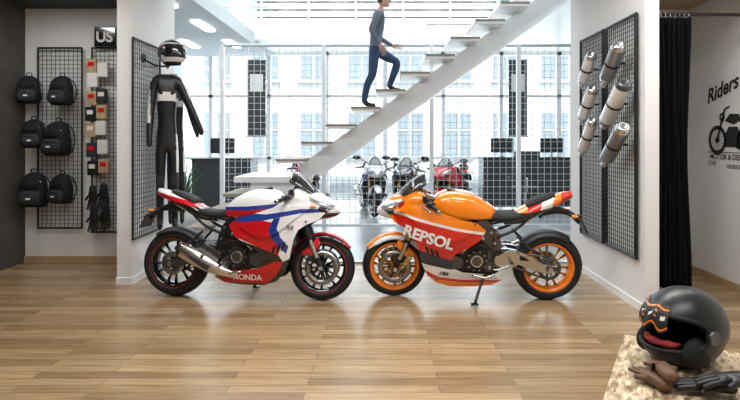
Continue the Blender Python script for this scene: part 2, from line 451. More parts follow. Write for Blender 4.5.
for a,c in e:
    k='shirt'
    if a in('hr','hl','kr','kl','cr','cl') or c in('hr','hl'): k='jeans'
    if a in('ar','al','br','bl'): k='shoe'
    if a in('nk',) or a in('wr','wl'): k='skin'
    lab.append((a,c,k))
def pex(c,k):
    if k in('shirt','jeans') and abs(c.x-.15)<.25 and abs(c.y)<.17 and .8<c.z<1.1: return 'jeans' if c.z<.93 else 'shirt'
    return k
skinned('body',n,e,'pel',lab,per,extra=pex)
for sd,w,dr in (('r',Vector((.255,-.25,.875)),Vector((.3,0,-.9))),('l',Vector((.46,.235,.985)),Vector((.9,0,-.2)))):
    dr=dr.normalized(); nn={};ee=[]; side=Vector((0,1,0)); pn=dr.cross(side)
    for i in range(4):
        off=pn*((i-1.5)*.019); L=(.075,.085,.08,.062)[i]
        for j,(t,cu) in enumerate(((-.01,0),(.035,.0),(.035+L*.55,.012),(.035+L,.034))):
            nn[f'f{i}{j}']=(w+off+dr*t+side*(cu*(1 if sd=='r' else -1)),.0085-.0009*j)
            if j: ee.append((f'f{i}{j-1}',f'f{i}{j}'))
    nn['c']=(w-dr*.02,.016); 
    for i in range(4): ee.append(('c',f'f{i}0'))
    nn['t0']=(w+pn*.035+dr*.005,.011); nn['t1']=(w+pn*.05+dr*.04+side*.01,.009); ee+=[('c','t0'),('t0','t1')]
    skinned('hand_'+sd,nn,ee,'c',[('c','f10','skin')],per,sub=1)
b=B(); hc=Vector((.275,0,1.66))
def headmf(c):
    q=c-hc
    return 'hair' if (q.z>.045 or (q.x<-.02 and q.z>-.06)) and not (q.x>.055 and q.z<.07) else 'skin'
b.ell(hc,(.098,.078,.118),'skin',mf=headmf,seg=32)
b.ell(hc+Vector((.045,0,-.075)),(.052,.048,.045),'skin')
b.ell(hc+Vector((-.012,0,.03)),(.100,.083,.105),'hair')
b.ell(hc+Vector((.02,0,0)),(.085,.074,.10),'skin')
b.loft([[hc+Vector((.095,-.005,.02)),hc+Vector((.095,.005,.02)),hc+Vector((.09,0,.02))],[hc+Vector((.102,-.016,-.03)),hc+Vector((.102,.016,-.03)),hc+Vector((.124,0,-.024))],[hc+Vector((.09,-.01,-.038)),hc+Vector((.09,.01,-.038)),hc+Vector((.10,0,-.038))]],'skin')
for s_ in(-1,1):
    b.ell(hc+Vector((.088,.032*s_,.012)),(.012,.014,.009),'eye_white',seg=10); b.ell(hc+Vector((.098,.032*s_,.012)),(.005,.006,.006),'hair',seg=8)
    b.ell(hc+Vector((.0,.082*s_,-.005)),(.020,.010,.030),'skin',seg=12)
b.ell(hc+Vector((.088,0,-.062)),(.014,.024,.007),'lining_red',seg=12)
b.obj('head',per)

# ------------------------------------------------------------------ motorcycle
def wxz():
    wx=[(.30,.15),(.5,.185),(.7,.215),(.9,.24),(1.08,.25),(1.2,.238),(1.3,.205),(1.4,.155),(1.48,.09),(1.53,.04)]
    wz=[(.12,.50),(.2,.66),(.3,.80),(.45,.93),(.6,1.0),(.75,1.0),(.86,.93),(.95,.80),(1.02,.62)]
    return lambda x,z: interp(wx,x)*interp(wz,z)
YF=wxz()
def regions(regs):
    def f(c):
        for poly,k in regs:
            if pip(c.x,c.z,poly): return k
        return None
    f.polys=[p for p,k in regs]
    return f
def motorcycle(cfg,loc,heading,lean,steer):
    root=empty('motorcycle',loc,(math.radians(lean),0,heading))
    fair=cfg['fair']; base=cfg['base']; rim=cfg['rim']
    def wheel(name,cx,cz,R,w,parent,front):
        b=B(); h=w*.5
        tp=[(-h*.84,.222),(-h,.245),(-h*.98,R-.045),(-h*.78,R-.020),(-h*.42,R-.005),(0,R),(h*.42,R-.005),(h*.78,R-.020),(h*.98,R-.045),(h,.245),(h*.84,.222)]
        o=(cx,0,cz)
        b.lathe(tp,o,(0,1,0),'rubber',seg=64,closed=True)
        rp=[(-h*.86,.231),(-h*.90,.226),(-h*.82,.207),(-h*.3,.192),(h*.3,.192),(h*.82,.207),(h*.90,.226),(h*.86,.231)]
        b.lathe(rp,o,(0,1,0),rim,seg=64,closed=True)
        for s_ in(-1,1): b.lathe([(s_*h*.905,.229),(s_*h*.905,cfg['tw'])],o,(0,1,0),cfg['tape'],seg=64)
        b.cyl((cx,-.06,cz),(cx,.06,cz),.042,cfg['spoke'],seg=24); b.cyl((cx,-.075,cz),(cx,.075,cz),.02,'steel',seg=16)
        for i in range(6):
            a=2*math.pi*i/6+.3
            for da in(-.20,.20):
                p0=Vector((cx+math.cos(a+da*.9)*.03,0,cz+math.sin(a+da*.9)*.03)); p1=Vector((cx+math.cos(a+da)*.20,0,cz+math.sin(a+da)*.20))
                dd=(p1-p0).normalized(); nn=Vector((-dd.z,0,dd.x)); rg=[]
                for q,wd,ht in((p0,.012,.035),(p0.lerp(p1,.5),.007,.022),(p1,.010,.026)):
                    rg.append([q+nn*wd*math.cos(t)*1.3+Vector((0,ht*math.sin(t),0)) for t in [math.pi*2*k/8 for k in range(8)]])
                b.loft(rg,cfg['spoke'])
        if front: discs=[(-1,.155,.108),(1,.155,.108)]
        else: discs=[(-1,.11,.06)]
        for s_,ro,ri in discs:
            y=s_*(.066 if front else .085)
            b.lathe([(y-.0025,ri),(y-.0025,ro),(y+.0025,ro),(y+.0025,ri)],o,(0,1,0),'disc_steel',seg=48,closed=True)
            for i in range(10):
                a=2*math.pi*i/10; b.cyl((cx+math.cos(a)*(ri+.002),y-.005,cz+math.sin(a)*(ri+.002)),(cx+math.cos(a)*(ri+.002),y+.005,cz+math.sin(a)*(ri+.002)),.007,cfg['bob'] if front else 'steel',seg=8)
            for i in range(5):
                a=2*math.pi*i/5
                b.tube([(cx+math.cos(a)*.035,y*.9,cz+math.sin(a)*.035),(cx+math.cos(a)*ri,y,cz+math.sin(a)*ri)],.008,'black_metal',seg=6,res=1)
            for i in range(30):
                a=2*math.pi*i/30; rr=ro-.014-.014*(i%2)
                b.cyl((cx+math.cos(a)*rr,y-.0032,cz+math.sin(a)*rr),(cx+math.cos(a)*rr,y+.0032,cz+math.sin(a)*rr),.0045,'black_metal',seg=6)
        if not front:
            y=.098
            b.lathe([(y-.003,.075),(y-.003,.104),(y+.003,.104),(y+.003,.075)],o,(0,1,0),'dark_steel',seg=48,closed=True)
            for i in range(5):
                a=2*math.pi*i/5; b.tube([(cx+math.cos(a)*.04,y,cz+math.sin(a)*.04),(cx+math.cos(a)*.08,y,cz+math.sin(a)*.08)],.010,'dark_steel',seg=6,res=1)
            for i in range(40):
                a=2*math.pi*i/40; b.cyl((cx+math.cos(a)*.100,y,cz+math.sin(a)*.100),(cx+math.cos(a)*.111,y,cz+math.sin(a)*.111),.005,'dark_steel',r1=.0025,seg=4)
            b.cyl((cx,.02,cz),(cx,.10,cz),.05,'dark_steel',seg=20)
            b.cyl((cx,-.15,cz),(cx,.15,cz),.014,'steel'); 
            for s_ in(-1,1): b.cyl((cx,s_*.148,cz),(cx,s_*.160,cz),.024,'steel',seg=6)
        else:
            b.cyl((cx,-.13,cz),(cx,.13,cz),.013,'steel')
            for s_ in(-1,1): b.cyl((cx,s_*.128,cz),(cx,s_*.14,cz),.02,'steel',seg=12)
        return b.obj(name,parent)
    wheel('rear_wheel',0,.315,.315,.185,root,False)
    st=empty('steering',parent=root)
    ax=Vector((-.4,0,.917)).normalized(); hp=Vector((1.09,0,.93))
    st.matrix_local=Matrix.Translation(hp)@Matrix.Rotation(math.radians(steer),4,ax)@Matrix.Translation(-hp)
    wheel('front_wheel',1.41,.30,.30,.118,st,True)
    b=B()
    A=Vector((1.41,0,.30))
    for s_ in(-1,1):
        o=Vector((0,s_*.108,0))
        b.cyl(A+o+ax*-.03,A+o+ax*.10,.026,'black_metal'); b.cyl(A+o+ax*.10,A+o+ax*.30,.0215,cfg['fork']); b.cyl(A+o+ax*.28,A+o+ax*.74,.029,cfg['fork2'])
        b.cyl(A+o+ax*.27,A+o+ax*.30,.031,'black_metal'); b.cyl(A+o+ax*.73,A+o+ax*.76,.022,'p_blue' if cfg['name']=='l' else 'gold')
        cc=A+Vector((-.118,s_*.082,.075)); R=Matrix.Rotation(math.radians(-32),3,'Y')
        b.box(cc,(.05,.05,.115),cfg['caliper'],rot=R,bev=.01); b.box(cc+Vector((.035,s_*.01,.005)),(.04,.025,.07),'black_metal',rot=R,bev=.005)
        for q in(-.03,.03): b.cyl(cc+R@Vector((0,s_*.024,q)),cc+R@Vector((0,s_*.031,q)),.014,'steel',seg=12)
        b.tube([cc+Vector((0,0,.05)),cc+Vector((-.01,s_*.02,.16)),A+o+ax*.45+Vector((-.04,0,0)),A+o+ax*.62+Vector((-.03,-s_*.04,0))],.005,'rubber',seg=6)
        g0=A+o+ax*.70; g1=g0+Vector((-.035,s_*.13,-.02)); g2=g0+Vector((-.085,s_*.25,-.045))
        b.cyl(g0+ax*-.02,g0+ax*.02,.038,'black_metal'); b.tube([g0,g1,g2],.012,'black_metal',res=3); b.cyl(g1,g2,.018,'rubber',seg=12); b.cyl(g2,g2+(g2-g1).normalized()*.025,.016,'steel',seg=12)
        b.box(g1+Vector((.01,0,.005)),(.05,.05,.045),'black_plastic',bev=.008)
        b.tube([g1+Vector((.035,0,0)),g1+Vector((.06,s_*.05,0)),g2+Vector((.065,s_*.01,-.005))],.006,'steel' if s_>0 else 'black_metal',seg=6)
        b.cyl(g1+Vector((.05,-s_*.02,.03)),g1+Vector((.05,-s_*.02,.075)),.022,'black_plastic')
        b.cyl(g1+Vector((.05,-s_*.02,.075)),g1+Vector((.05,-s_*.02,.083)),.024,'dark_steel')
    for t,k in((.50,'dark_steel'),(.69,'dark_steel')): b.box(A+ax*t+Vector((-.025,0,0)),(.085,.28,.035),k,rot=Matrix.Rotation(math.radians(-23.5),3,'Y'),bev=.008)
    b.cyl(A+ax*.48+Vector((-.06,0,0)),A+ax*.72+Vector((-.06,0,0)),.028,'steel')
    b.obj('fork',st)
    b=B(); rings=[]
    for i in range(26):
        a=math.radians(34+ i*4.9); R0=.318
        tp=min(1,(i+.6)/5.0,(25-i+1.5)/5.0)
        rg=[]
        for j in range(13):
            t=(j-6)/6.0; y=t*.076*(.55+.45*tp); rr=R0-abs(t)**2.6*.050*(.5+.5*tp)
            rg.append(Vector((1.41+math.cos(a)*rr,y,.30+math.sin(a)*rr)))
        rings.append(rg)
    b.loft(rings,cfg['fender'],mf=lambda c: cfg['fender2'] if (c-Vector((1.41,c.y,.30))).length<.296 else None,openring=True)
    for s_ in(-1,1):
        b.plate([(1.30,.50),(1.22,.44),(1.27,.38),(1.34,.42),(1.40,.52),(1.37,.58)],lambda x,z:.094,cfg['fender'],step=.03,thick=.012,sides=(s_,))
    o=b.obj('front_fender',st); m=o.modifiers.new('s','SOLIDIFY'); m.thickness=.004
    b=B()
    b.box((.72,0,.40),(.34,.30,.26),'engine',bev=.03); b.box((.90,0,.55),(.20,.34,.24),'engine',rot=Matrix.Rotation(math.radians(30),3,'Y'),bev=.02)
    b.box((.60,0,.56),(.26,.26,.16),'engine',bev=.03); b.box((.78,0,.24),(.30,.18,.10),'dark_steel',bev=.02)
    for i in range(5): b.box((.90-.012*i,0,.47+.045*i),(.22,.355,.01),'dark_steel',rot=Matrix.Rotation(math.radians(30),3,'Y'))
    for s_ in(-1,1):
        b.cyl((.66,s_*.14,.40),(.66,s_*.190,.40),.095,'engine',r1=.082,seg=28); b.cyl((.66,s_*.190,.40),(.66,s_*.197,.40),.055,'dark_steel',seg=24)
        b.lathe([(s_*.196,.04),(s_*.199,.048),(s_*.196,.056)],(.66,0,.40),(0,1,0),'steel',seg=28)
        b.cyl((.84,s_*.14,.38),(.84,s_*.182,.38),.07,'dark_steel',r1=.06,seg=24)
        b.cyl((.54,s_*.12,.34),(.54,s_*.165,.34),.05,'dark_steel',r1=.044,seg=24); b.cyl((.54,s_*.165,.34),(.54,s_*.172,.34),.018,'steel',seg=12)
        for i in range(10):
            a=2*math.pi*i/10; b.cyl((.66+math.cos(a)*.088,s_*.165,.40+math.sin(a)*.088),(.66+math.cos(a)*.088,s_*.19,.40+math.sin(a)*.088),.007,'steel',seg=6)
        b.tube([(.72,s_*.16,.50),(.62,s_*.180,.54),(.52,s_*.17,.50)],.012,'rubber'); b.tube([(.80,s_*.17,.46),(.70,s_*.190,.56),(.60,s_*.18,.62)],.008,'steel',seg=6)
        b.tube([(.50,s_*.17,.28),(.58,s_*.19,.25),(.70,s_*.18,.27)],.010,'titanium')
        for q in ((.60,.60),(.50,.56),(.53,.66)): b.cyl((q[0],s_*.16,q[1]),(q[0],s_*.172,q[1]),.012,'steel',seg=8)
    for i in range(4):
        y=-.12+.08*i
        b.tube([(.98,y,.60),(1.06,y,.50),(1.04,y*.9,.32),(.94,y*.7,.20),(.74,y*.4,.165),(.56,-.04,.18)],.019,'titanium',seg=10)
    R=Matrix.Rotation(math.radians(-16),3,'Y'); b.box((1.10,0,.60),(.03,.36,.30),'black_metal',rot=R,bev=.006)
    for i in range(16): b.box(Vector((1.10,0,.60))+R@Vector((.017,0,-.135+.018*i)),(.006,.33,.004),'dark_steel',rot=R)
    b.cyl((.62,-.05,.72),(.62,.05,.72),.06,'black_plastic')
    b.obj('engine',root)
    b=B()
    b.plate([(1.12,.93),(1.15,.82),(1.0,.72),(.78,.66),(.64,.62),(.58,.52),(.54,.32),(.47,.30),(.43,.38),(.46,.60),(.56,.75),(.80,.83),(1.0,.90)],
            lambda x,z:.128+.032*max(0,min(1,(x-.5)/.3))-.06*max(0,(x-.95)/.2),cfg['frame'],step=.03,thick=.035,sm=2)
    for s_ in(-1,1):
        b.tube([(.55,s_*.10,.72),(.32,s_*.10,.78),(.05,s_*.07,.88)],.017,'black_metal'); b.tube([(.48,s_*.12,.60),(.3,s_*.11,.68),(.12,s_*.08,.84)],.014,'black_metal')
        b.cyl((.47,s_*.10,.42),(.47,s_*.172,.42),.028,'steel',seg=16)
        b.plate([(.50,.42),(.36,.50),(.28,.45),(.30,.36),(.40,.34),(.48,.36)],lambda x,z:.175,'steel' if cfg['name']=='r' else 'dark_steel',step=.06,thick=.012,sides=(s_,),sm=2)
        b.cyl((.36,s_*.17,.40),(.36,s_*.265,.41),.013,'dark_steel'); b.tube([(.36,s_*.195,.37),(.48,s_*.205,.33),(.52,s_*.205,.33)],.007,'steel',seg=6); b.cyl((.52,s_*.19,.33),(.52,s_*.24,.33),.009,'rubber')
        b.tube([(.30,s_*.12,.62),(.20,s_*.15,.52),(.16,s_*.17,.50)],.012,'black_metal'); b.cyl((.16,s_*.16,.50),(.13,s_*.25,.50),.012,'black_metal')
    b.obj('frame',root)
    b=B()
    sa=cfg['swing']
    b.plate([(.52,.47),(.36,.49),(.22,.45),(.07,.362),(-.05,.345),(-.065,.287),(.05,.275),(.20,.325),(.34,.36),(.52,.37)],lambda x,z:.10+.018*max(0,min(1,(.4-x)/.2)),sa,step=.03,thick=.04,sm=2)
    b.box((.42,0,.43),(.12,.2,.10),sa,bev=.02)
    for s_ in(-1,1): 
        b.box((-.02,s_*.122,.316),(.10,.012,.04),'dark_steel',bev=.004)
        b.plate([(.36,.46),(.22,.42),(.18,.385),(.34,.40)],lambda x,z:.121,'black_metal',step=.05,thick=.006,sides=(s_,))
    b.tube([(0,.104,.422),(.25,.104,.445),(.47,.104,.468)],.009,'dark_steel',seg=6,res=2); b.tube([(0,.104,.208),(.25,.104,.30),(.47,.104,.392)],.009,'dark_steel',seg=6,res=2)
    b.cyl((.47,.06,.43),(.47,.135,.43),.055,'black_plastic')
    b.cyl((.40,0,.30),(.47,0,.66),.022,'steel')
    for i in range(7): b.lathe([(-.006,.028),(0,.038),(.006,.028)],Vector((.41,0,.36)).lerp(Vector((.46,0,.60)),i/6),(.19,0,.98),'p_red',seg=16)
    b.box((.10,-.10,.40),(.09,.05,.05),cfg['caliper'],rot=Matrix.Rotation(-.5,3,'Y'),bev=.01)
    b.obj('swingarm',root)
    b=B(); rings=[]
    for i in range(20):
        a=math.radians(38+i*4.6); rg=[]
        for j in range(11):
            t=(j-5)/5.0; rg.append(Vector((math.cos(a)*(.335-abs(t)**3*.05),t*.10,.315+math.sin(a)*(.335-abs(t)**3*.05))))
        rings.append(rg)
    b.loft(rings,'black_plastic',openring=True); o=b.obj('rear_hugger',root); m=o.modifiers.new('s','SOLIDIFY'); m.thickness=.004
    b=B(); rg=[]
    ex=.085
    pts=[((.60,-.10,.20),.028,1),((.52,-.15,.235),.034,1),((.43,-.185,.27),.042,1.1),((.33,-.205,.32),.052,1.25),((.20,-.212,.385),.058,1.3),((.07,-.216,.45),.054,1.25),((.035,-.216,.468),.046,1.2)]
    dd=Vector((-.88,-.02,.46)).normalized(); xx=Vector((0,1,0)); yy=dd.cross(xx).normalized()
    for p,r,fl in pts:
        rg.append([Vector(p)+Vector((ex,0,0))+xx*math.cos(2*math.pi*j/24)*r*.85+yy*math.sin(2*math.pi*j/24)*r*fl for j in range(24)])
    b.loft(rg,'titanium',mf=lambda c:'black_metal' if c.x<.055+ex else ('dark_steel' if .30<c.x-ex<.325 else None))
    b.cyl((.04+ex,-.216,.466),(.012+ex,-.216,.48),.03,'black_metal',r1=.028)
    b.plate([(.44,.33),(.30,.40),(.24,.43),(.23,.40),(.33,.335),(.42,.28)],lambda x,z:.275,'dark_steel',step=.05,thick=.006,sides=(-1,))
    b.tube([(.22,-.20,.45),(.21,-.17,.50)],.01,'steel')
    b.obj('exhaust',root)
    b=B()
    b.plate(fair['poly'],YF,base,mf=regions(fair['regs']),step=.02,thick=.006)
    b.plate(fair['poly2'],lambda x,z:YF(x,z)+.014,base,mf=regions(fair['regs2']),step=.02,thick=.018)
    for s_ in (-1,1):
        for q in range(3):
            x=1.10-.045*q; z=.56-.018*q
            pts_=[(x,z-.02),(x+.03,z-.01),(x+.005,z-.085),(x-.018,z-.09)]
            b.plate(pts_,lambda x,z:YF(x,z)+.003,'black_plastic',step=.03,thick=.004,sides=(s_,))
        for q in ((.50,.20),(1.02,.22),(.90,.45),(1.30,.73),(.68,.74)): 
            yy_=YF(*q); b.cyl((q[0],s_*(yy_-.004),q[1]),(q[0],s_*(yy_+.018 if q[1]>.7 else yy_+.003),q[1]),.008,'dark_steel',seg=10)
    b.obj('side_fairing',root)
    b=B()
    b.body([(1.13,1.0,.86,.185,2.6),(1.19,1.03,.80,.208,2.5),(1.28,1.02,.75,.192,2.3),(1.37,.985,.735,.155,2.2),(1.46,.935,.745,.105,2.1),(1.53,.875,.765,.055,2),(1.57,.835,.795,.015,2)],
        base,mf=regions(fair['nose']),n=48,res=9)
    b.obj('nose_cowl',root)
    b=B()
    for s_ in(-1,1):
        b.loft([[Vector((1.52,s_*.05,.868)),Vector((1.55,s_*.02,.845)),Vector((1.54,s_*.045,.825)),Vector((1.50,s_*.085,.845))],
                [Vector((1.42,s_*.128,.935)),Vector((1.44,s_*.132,.895)),Vector((1.43,s_*.138,.87)),Vector((1.40,s_*.15,.895))],
                [Vector((1.33,s_*.170,.960)),Vector((1.34,s_*.182,.94)),Vector((1.34,s_*.185,.93)),Vector((1.32,s_*.180,.94))]],'lens')
        b.loft([[Vector((1.53,s_*.05,.825)),Vector((1.53,s_*.03,.80)),Vector((1.50,s_*.05,.785)),Vector((1.49,s_*.075,.80))],
                [Vector((1.42,s_*.150,.86)),Vector((1.42,s_*.155,.84)),Vector((1.41,s_*.160,.82)),Vector((1.40,s_*.160,.85))]],'gloss_black')
    b.box((1.55,0,.82),(.02,.05,.035),'gloss_black',bev=.005)
    b.obj('headlight',root)
    b=B(); rings=[]
    for x,z,w,dz in((1.40,.955,.10,.03),(1.34,1.02,.135,.05),(1.27,1.09,.145,.08),(1.20,1.145,.140,.10),(1.13,1.175,.12,.10)):
        rings.append([Vector((x-.02*(t*t),w*t,z-dz*abs(t)**2.2)) for t in [(-1+2*k/14) for k in range(15)]])
    b.loft(rings,'screen',openring=True); o=b.obj('windscreen',root); m=o.modifiers.new('s','SOLIDIFY'); m.thickness=.003
    b=B()
    b.box((1.17,0,1.01),(.06,.16,.08),'black_plastic',rot=Matrix.Rotation(.5,3,'Y'),bev=.015)
    b.box((1.08,0,.90),(.14,.20,.10),'black_plastic',bev=.02)
    for s_ in(-1,1):
        b.tube([(1.32,s_*.14,1.0),(1.28,s_*.24,1.06),(1.25,s_*.31,1.10)],[.012,.008,.008],'black_plastic')
        b.ell((1.245,s_*.375,1.115),(.028,.082,.040),'black_plastic'); b.ell((1.228,s_*.375,1.115),(.014,.074,.034),'steel')
        b.ell((1.36,s_*.20,.86),(.03,.035,.012),'p_orange')
    b.obj('mirrors',root)
    b=B()
    b.body([(.48,.845,.74,.06,2.4),(.52,.88,.72,.115,2.6),(.60,.935,.70,.150,2.7),(.70,.985,.695,.178,2.9),(.80,1.008,.70,.195,3.0),(.90,1.012,.72,.190,3.0),(.99,.985,.76,.165,2.8),(1.06,.93,.80,.12,2.5)],
        base,mf=regions(fair['tank']),n=44,res=9)
    b.cyl((.88,0,1.0),(.875,0,1.022),.045,'black_metal',seg=24)
    b.box((.56,0,.90),(.1,.09,.012),'black_plastic',rot=Matrix.Rotation(-.75,3,'Y'),bev=.004)
    b.obj('fuel_tank',root)
    b=B()
    b.body([(.16,.865,.78,.10,2.6),(.24,.835,.76,.125,2.8),(.36,.815,.74,.14,2.8),(.48,.82,.73,.125,2.6),(.56,.86,.74,.10,2.4),(.60,.90,.76,.07,2.2)],'seat',n=28,res=6)
    b.body([(.20,.905,.84,.08,2.6),(.12,.95,.88,.095,2.6),(.03,.98,.91,.085,2.6),(-.05,1.0,.94,.06,2.4)],'seat',n=24,res=6)
    b.obj('seat',root)
    b=B()
    b.body([(.40,.79,.70,.105,2.5),(.28,.83,.71,.13,2.5),(.18,.885,.745,.13,2.4),(.08,.935,.80,.118,2.4),(-.04,.975,.86,.095,2.4),(-.13,1.0,.905,.065,2.2),(-.205,1.01,.945,.03,2)],
        base,mf=regions(fair['tail']),n=32,res=8)
    b.body([(-.11,.93,.905,.045),(-.18,.955,.93,.035),(-.212,.975,.95,.02)],'p_red',n=16,res=3)
    b.tube([(.06,0,.82),(-.08,0,.83),(-.20,0,.80),(-.29,0,.72)],[.045,.035,.025,.025],'black_plastic',flat=.4,up=(0,1,0))
    b.box((-.305,0,.70),(.012,.19,.14),'black_plastic',rot=Matrix.Rotation(.45,3,'Y'),bev=.004)
    b.box((-.285,0,.78),(.03,.05,.02),'black_plastic',bev=.004)
    for s_ in(-1,1):
        b.tube([(-.19,0,.80),(-.20,s_*.12,.805)],.008,'black_plastic',seg=6); b.ell((-.205,s_*.14,.805),(.032,.03,.015),'p_orange')
    b.obj('tail_unit',root)
    b=B()
    b.tube([(.58,.12,.26),(.63,.19,.16),(.68,.27,.045)],.013,'black_metal'); b.box((.685,.275,.038),(.07,.045,.012),'black_metal',bev=.004)
    b.cyl((.58,.09,.26),(.58,.15,.26),.024,'black_metal')
    b.obj('side_stand',root)
    for txt,size,x0,z0,ang,side,k,off,shear,bold in cfg['text']:
        vs,fs=text_data(txt,size,shear,bold); b=B(); out=[]
        ca,sa_=math.cos(ang),math.sin(ang)
        for v in vs:
            tx=v.x*ca-v.y*sa_; tz=v.x*sa_+v.y*ca; x=x0+(tx if side<0 else -tx); z=z0+tz
            out.append(Vector((x,side*(YF(x,z)+off),z)))
        b.add(out,fs,k,False); b.obj('lettering',root)
    return root

poly=[(1.47,.82),(1.40,.74),(1.30,.70),(1.235,.655),(1.20,.58),(1.175,.48),(1.15,.37),(1.10,.26),(1.02,.185),(.90,.145),(.70,.14),(.52,.155),(.42,.21),(.50,.25),(.62,.275),(.78,.29),(.87,.33),(.90,.40),(.85,.47),(.74,.52),(.64,.59),(.58,.68),(.66,.75),(.82,.79),(1.0,.85),(1.13,.93),(1.25,.97),(1.38,.94)]
poly2=[(1.36,.86),(1.24,.78),(1.14,.70),(1.04,.62),(.94,.58),(.82,.60),(.70,.67),(.66,.73),(.72,.77),(.88,.79),(1.06,.84),(1.2,.91),(1.3,.92)]
redA=[(.50,.74),(.72,.715),(.92,.735),(1.00,.72),(.97,.65),(1.00,.57),(1.08,.49),(1.06,.43),(.97,.46),(.86,.50),(.70,.56),(.50,.62)]
blueA=[(.60,.80),(.95,.79),(1.25,.84),(1.46,.84),(1.44,.81),(1.24,.80),(1.02,.755),(.92,.735),(.72,.715),(.50,.74)]
blueB=[(.97,.65),(1.00,.72),(1.02,.755),(1.08,.765),(1.05,.67),(1.08,.59),(1.15,.51),(1.13,.44),(1.08,.49),(1.00,.57)]
belly_red=[(.40,.165),(.93,.160),(1.04,.255),(1.10,.37),(1.02,.37),(.86,.30),(.50,.275),(.38,.22)]
fairL=dict(poly=poly,poly2=poly2,
 regs=[(belly_red,'p_red'),([(.38,.10),(1.0,.10),(1.15,.22),(1.2,.42),(1.10,.37),(1.04,.255),(.93,.160),(.38,.165)],'gloss_black'),([(.86,.30),(1.02,.37),(1.10,.37),(1.06,.43),(.97,.46),(.86,.50),(.7,.55),(.8,.3)],'gloss_black'),(blueB,'p_blue'),(redA,'p_red'),(blueA,'p_blue')],
 regs2=[(blueB,'p_blue'),(redA,'p_red'),(blueA,'p_blue')],
 nose=[([(1.36,.80),(1.58,.80),(1.58,.72),(1.3,.70)],'gloss_black'),([(1.0,.865),(1.48,.84),(1.48,.81),(1.0,.83)],'p_blue')],
 tank=[([(.4,.84),(.75,.855),(1.2,.90),(1.2,.86),(.75,.82),(.4,.81)],'p_blue'),([(.4,.81),(.75,.82),(1.2,.86),(1.2,.6),(.4,.6)],'p_red')],
 tail=[([(.5,.6),(.5,.79),(.16,.85),(-.06,.90),(-.14,.8)],'gloss_black'),([(.5,.79),(.5,.82),(.08,.91),(-.22,.98),(-.22,.95),(-.06,.90),(.16,.85)],'p_red')])
cfgL=dict(name='l',base='p_white',fair=fairL,rim='gloss_black',tape='p_red',tw=.226,bob='gold',spoke='gloss_black',fork='steel',fork2='black_metal',caliper='black_metal',fender='p_red',fender2='gloss_black',swing='dark_steel',frame='black_metal',
 text=[('HONDA',.075,.61,.190,0,-1,'p_white',.004,0,.0015),('RR',.055,1.13,.66,-.1,-1,'gloss_black',.019,.3,.001)])
rear=Vector((-1.98,5.12,0)); fr=Vector((-.551,4.96,0)); a=math.atan2(fr.y-rear.y,fr.x-rear.x)
motoL=motorcycle(cfgL,rear,a,-4,6)
red_r=[(1.44,.835),(1.30,.805),(.85,.69),(.50,.62),(.50,.40),(.85,.40),(1.3,.545),(1.3,.64)]
white_s=[(1.44,.86),(1.3,.83),(.85,.715),(.50,.645),(.50,.62),(.85,.69),(1.30,.805),(1.44,.835)]
fairR=dict(poly=poly,poly2=poly2,
 regs=[(red_r,'p_redband'),(white_s,'p_white'),([(1.3,.545),(.85,.40),(.7,.34),(.9,.32),(1.10,.37),(1.3,.43)],'p_navy'),([(1.3,.43),(1.10,.37),(.9,.32),(.7,.34),(.38,.30),(.38,.205),(.80,.215),(1.0,.25),(1.2,.36)],'p_white'),([(.38,.205),(.80,.215),(1.0,.25),(1.2,.36),(1.2,.30),(1.0,.22),(.80,.19),(.38,.185)],'p_redband')],
 regs2=[(red_r,'p_redband'),(white_s,'p_white')],
 nose=[([(1.36,.93),(1.60,.93),(1.60,.70),(1.38,.70)],'p_white'),([(1.31,.95),(1.36,.93),(1.38,.70),(1.30,.70)],'p_redband')],
 tank=[([(.4,.78),(.75,.775),(1.2,.84),(1.2,.6),(.4,.6)],'gloss_black')],
 tail=[([(.5,.6),(.5,.79),(.14,.84),(-.06,.885),(-.14,.8)],'gloss_black'),([(.24,.75),(.12,1.05),(.04,1.05),(.12,.75)],'p_redband'),([(.04,1.05),(-.06,1.05),(.02,.75),(.12,.75)],'p_white'),([(-.12,1.1),(-.4,1.1),(-.4,.8),(-.08,.8)],'p_redband')])
cfgR=dict(name='r',base='p_orange',fair=fairR,rim='p_rimorange',tape='p_rimorange',tw=.219,bob='gold',spoke='gold',fork='steel',fork2='gold',caliper='gold',fender='p_orange',fender2='p_white',swing='steel',frame='dark_steel',
 text=[('REPSOL',.135,1.325,.650,-.29,1,'p_white',.020,0,.005),('CBR',.045,1.0,.275,-.15,1,'p_navy',.006,.3,.002)])
rear=Vector((1.497,5.02,0)); fr=Vector((.028,5.12,0)); a=math.atan2(fr.y-rear.y,fr.x-rear.x)
motoR=motorcycle(cfgR,rear,a,-5,6)
def clone(src,loc,heading,mm):
    def rec(o,par):
        c=o.copy()
        if o.data:
            c.data=o.data.copy()
            for i,mt in enumerate(c.data.materials):
                if mt and mt.name in mm: c.data.materials[i]=M[mm[mt.name]]
        bpy.context.collection.objects.link(c)
        if par: c.parent=par; c.matrix_parent_inverse=o.matrix_parent_inverse.copy()
        for k in o.children:
            if not k.name.startswith('lettering'): rec(k,c)
        return c
    r=rec(src,None); r.location=loc; r.rotation_euler=(math.radians(-3),0,heading); return r
clone(motoR,(.55,11.4,0),math.radians(-100),{'p_orange':'gloss_black','p_redband':'dark_steel','p_white':'gloss_black','p_rimorange':'gloss_black'})
clone(motoR,(1.55,11.0,0),math.radians(-115),{'p_orange':'p_red','p_redband':'p_red','p_white':'p_red','p_navy':'gloss_black','p_rimorange':'gloss_black'})
clone(motoL,(-1.9,11.2,0),math.radians(-70),{'p_white':'p_red','p_blue':'p_red'})
clone(motoR,(-.45,11.7,0),math.radians(-80),{'p_orange':'p_white','p_redband':'p_blue','p_rimorange':'gloss_black'})

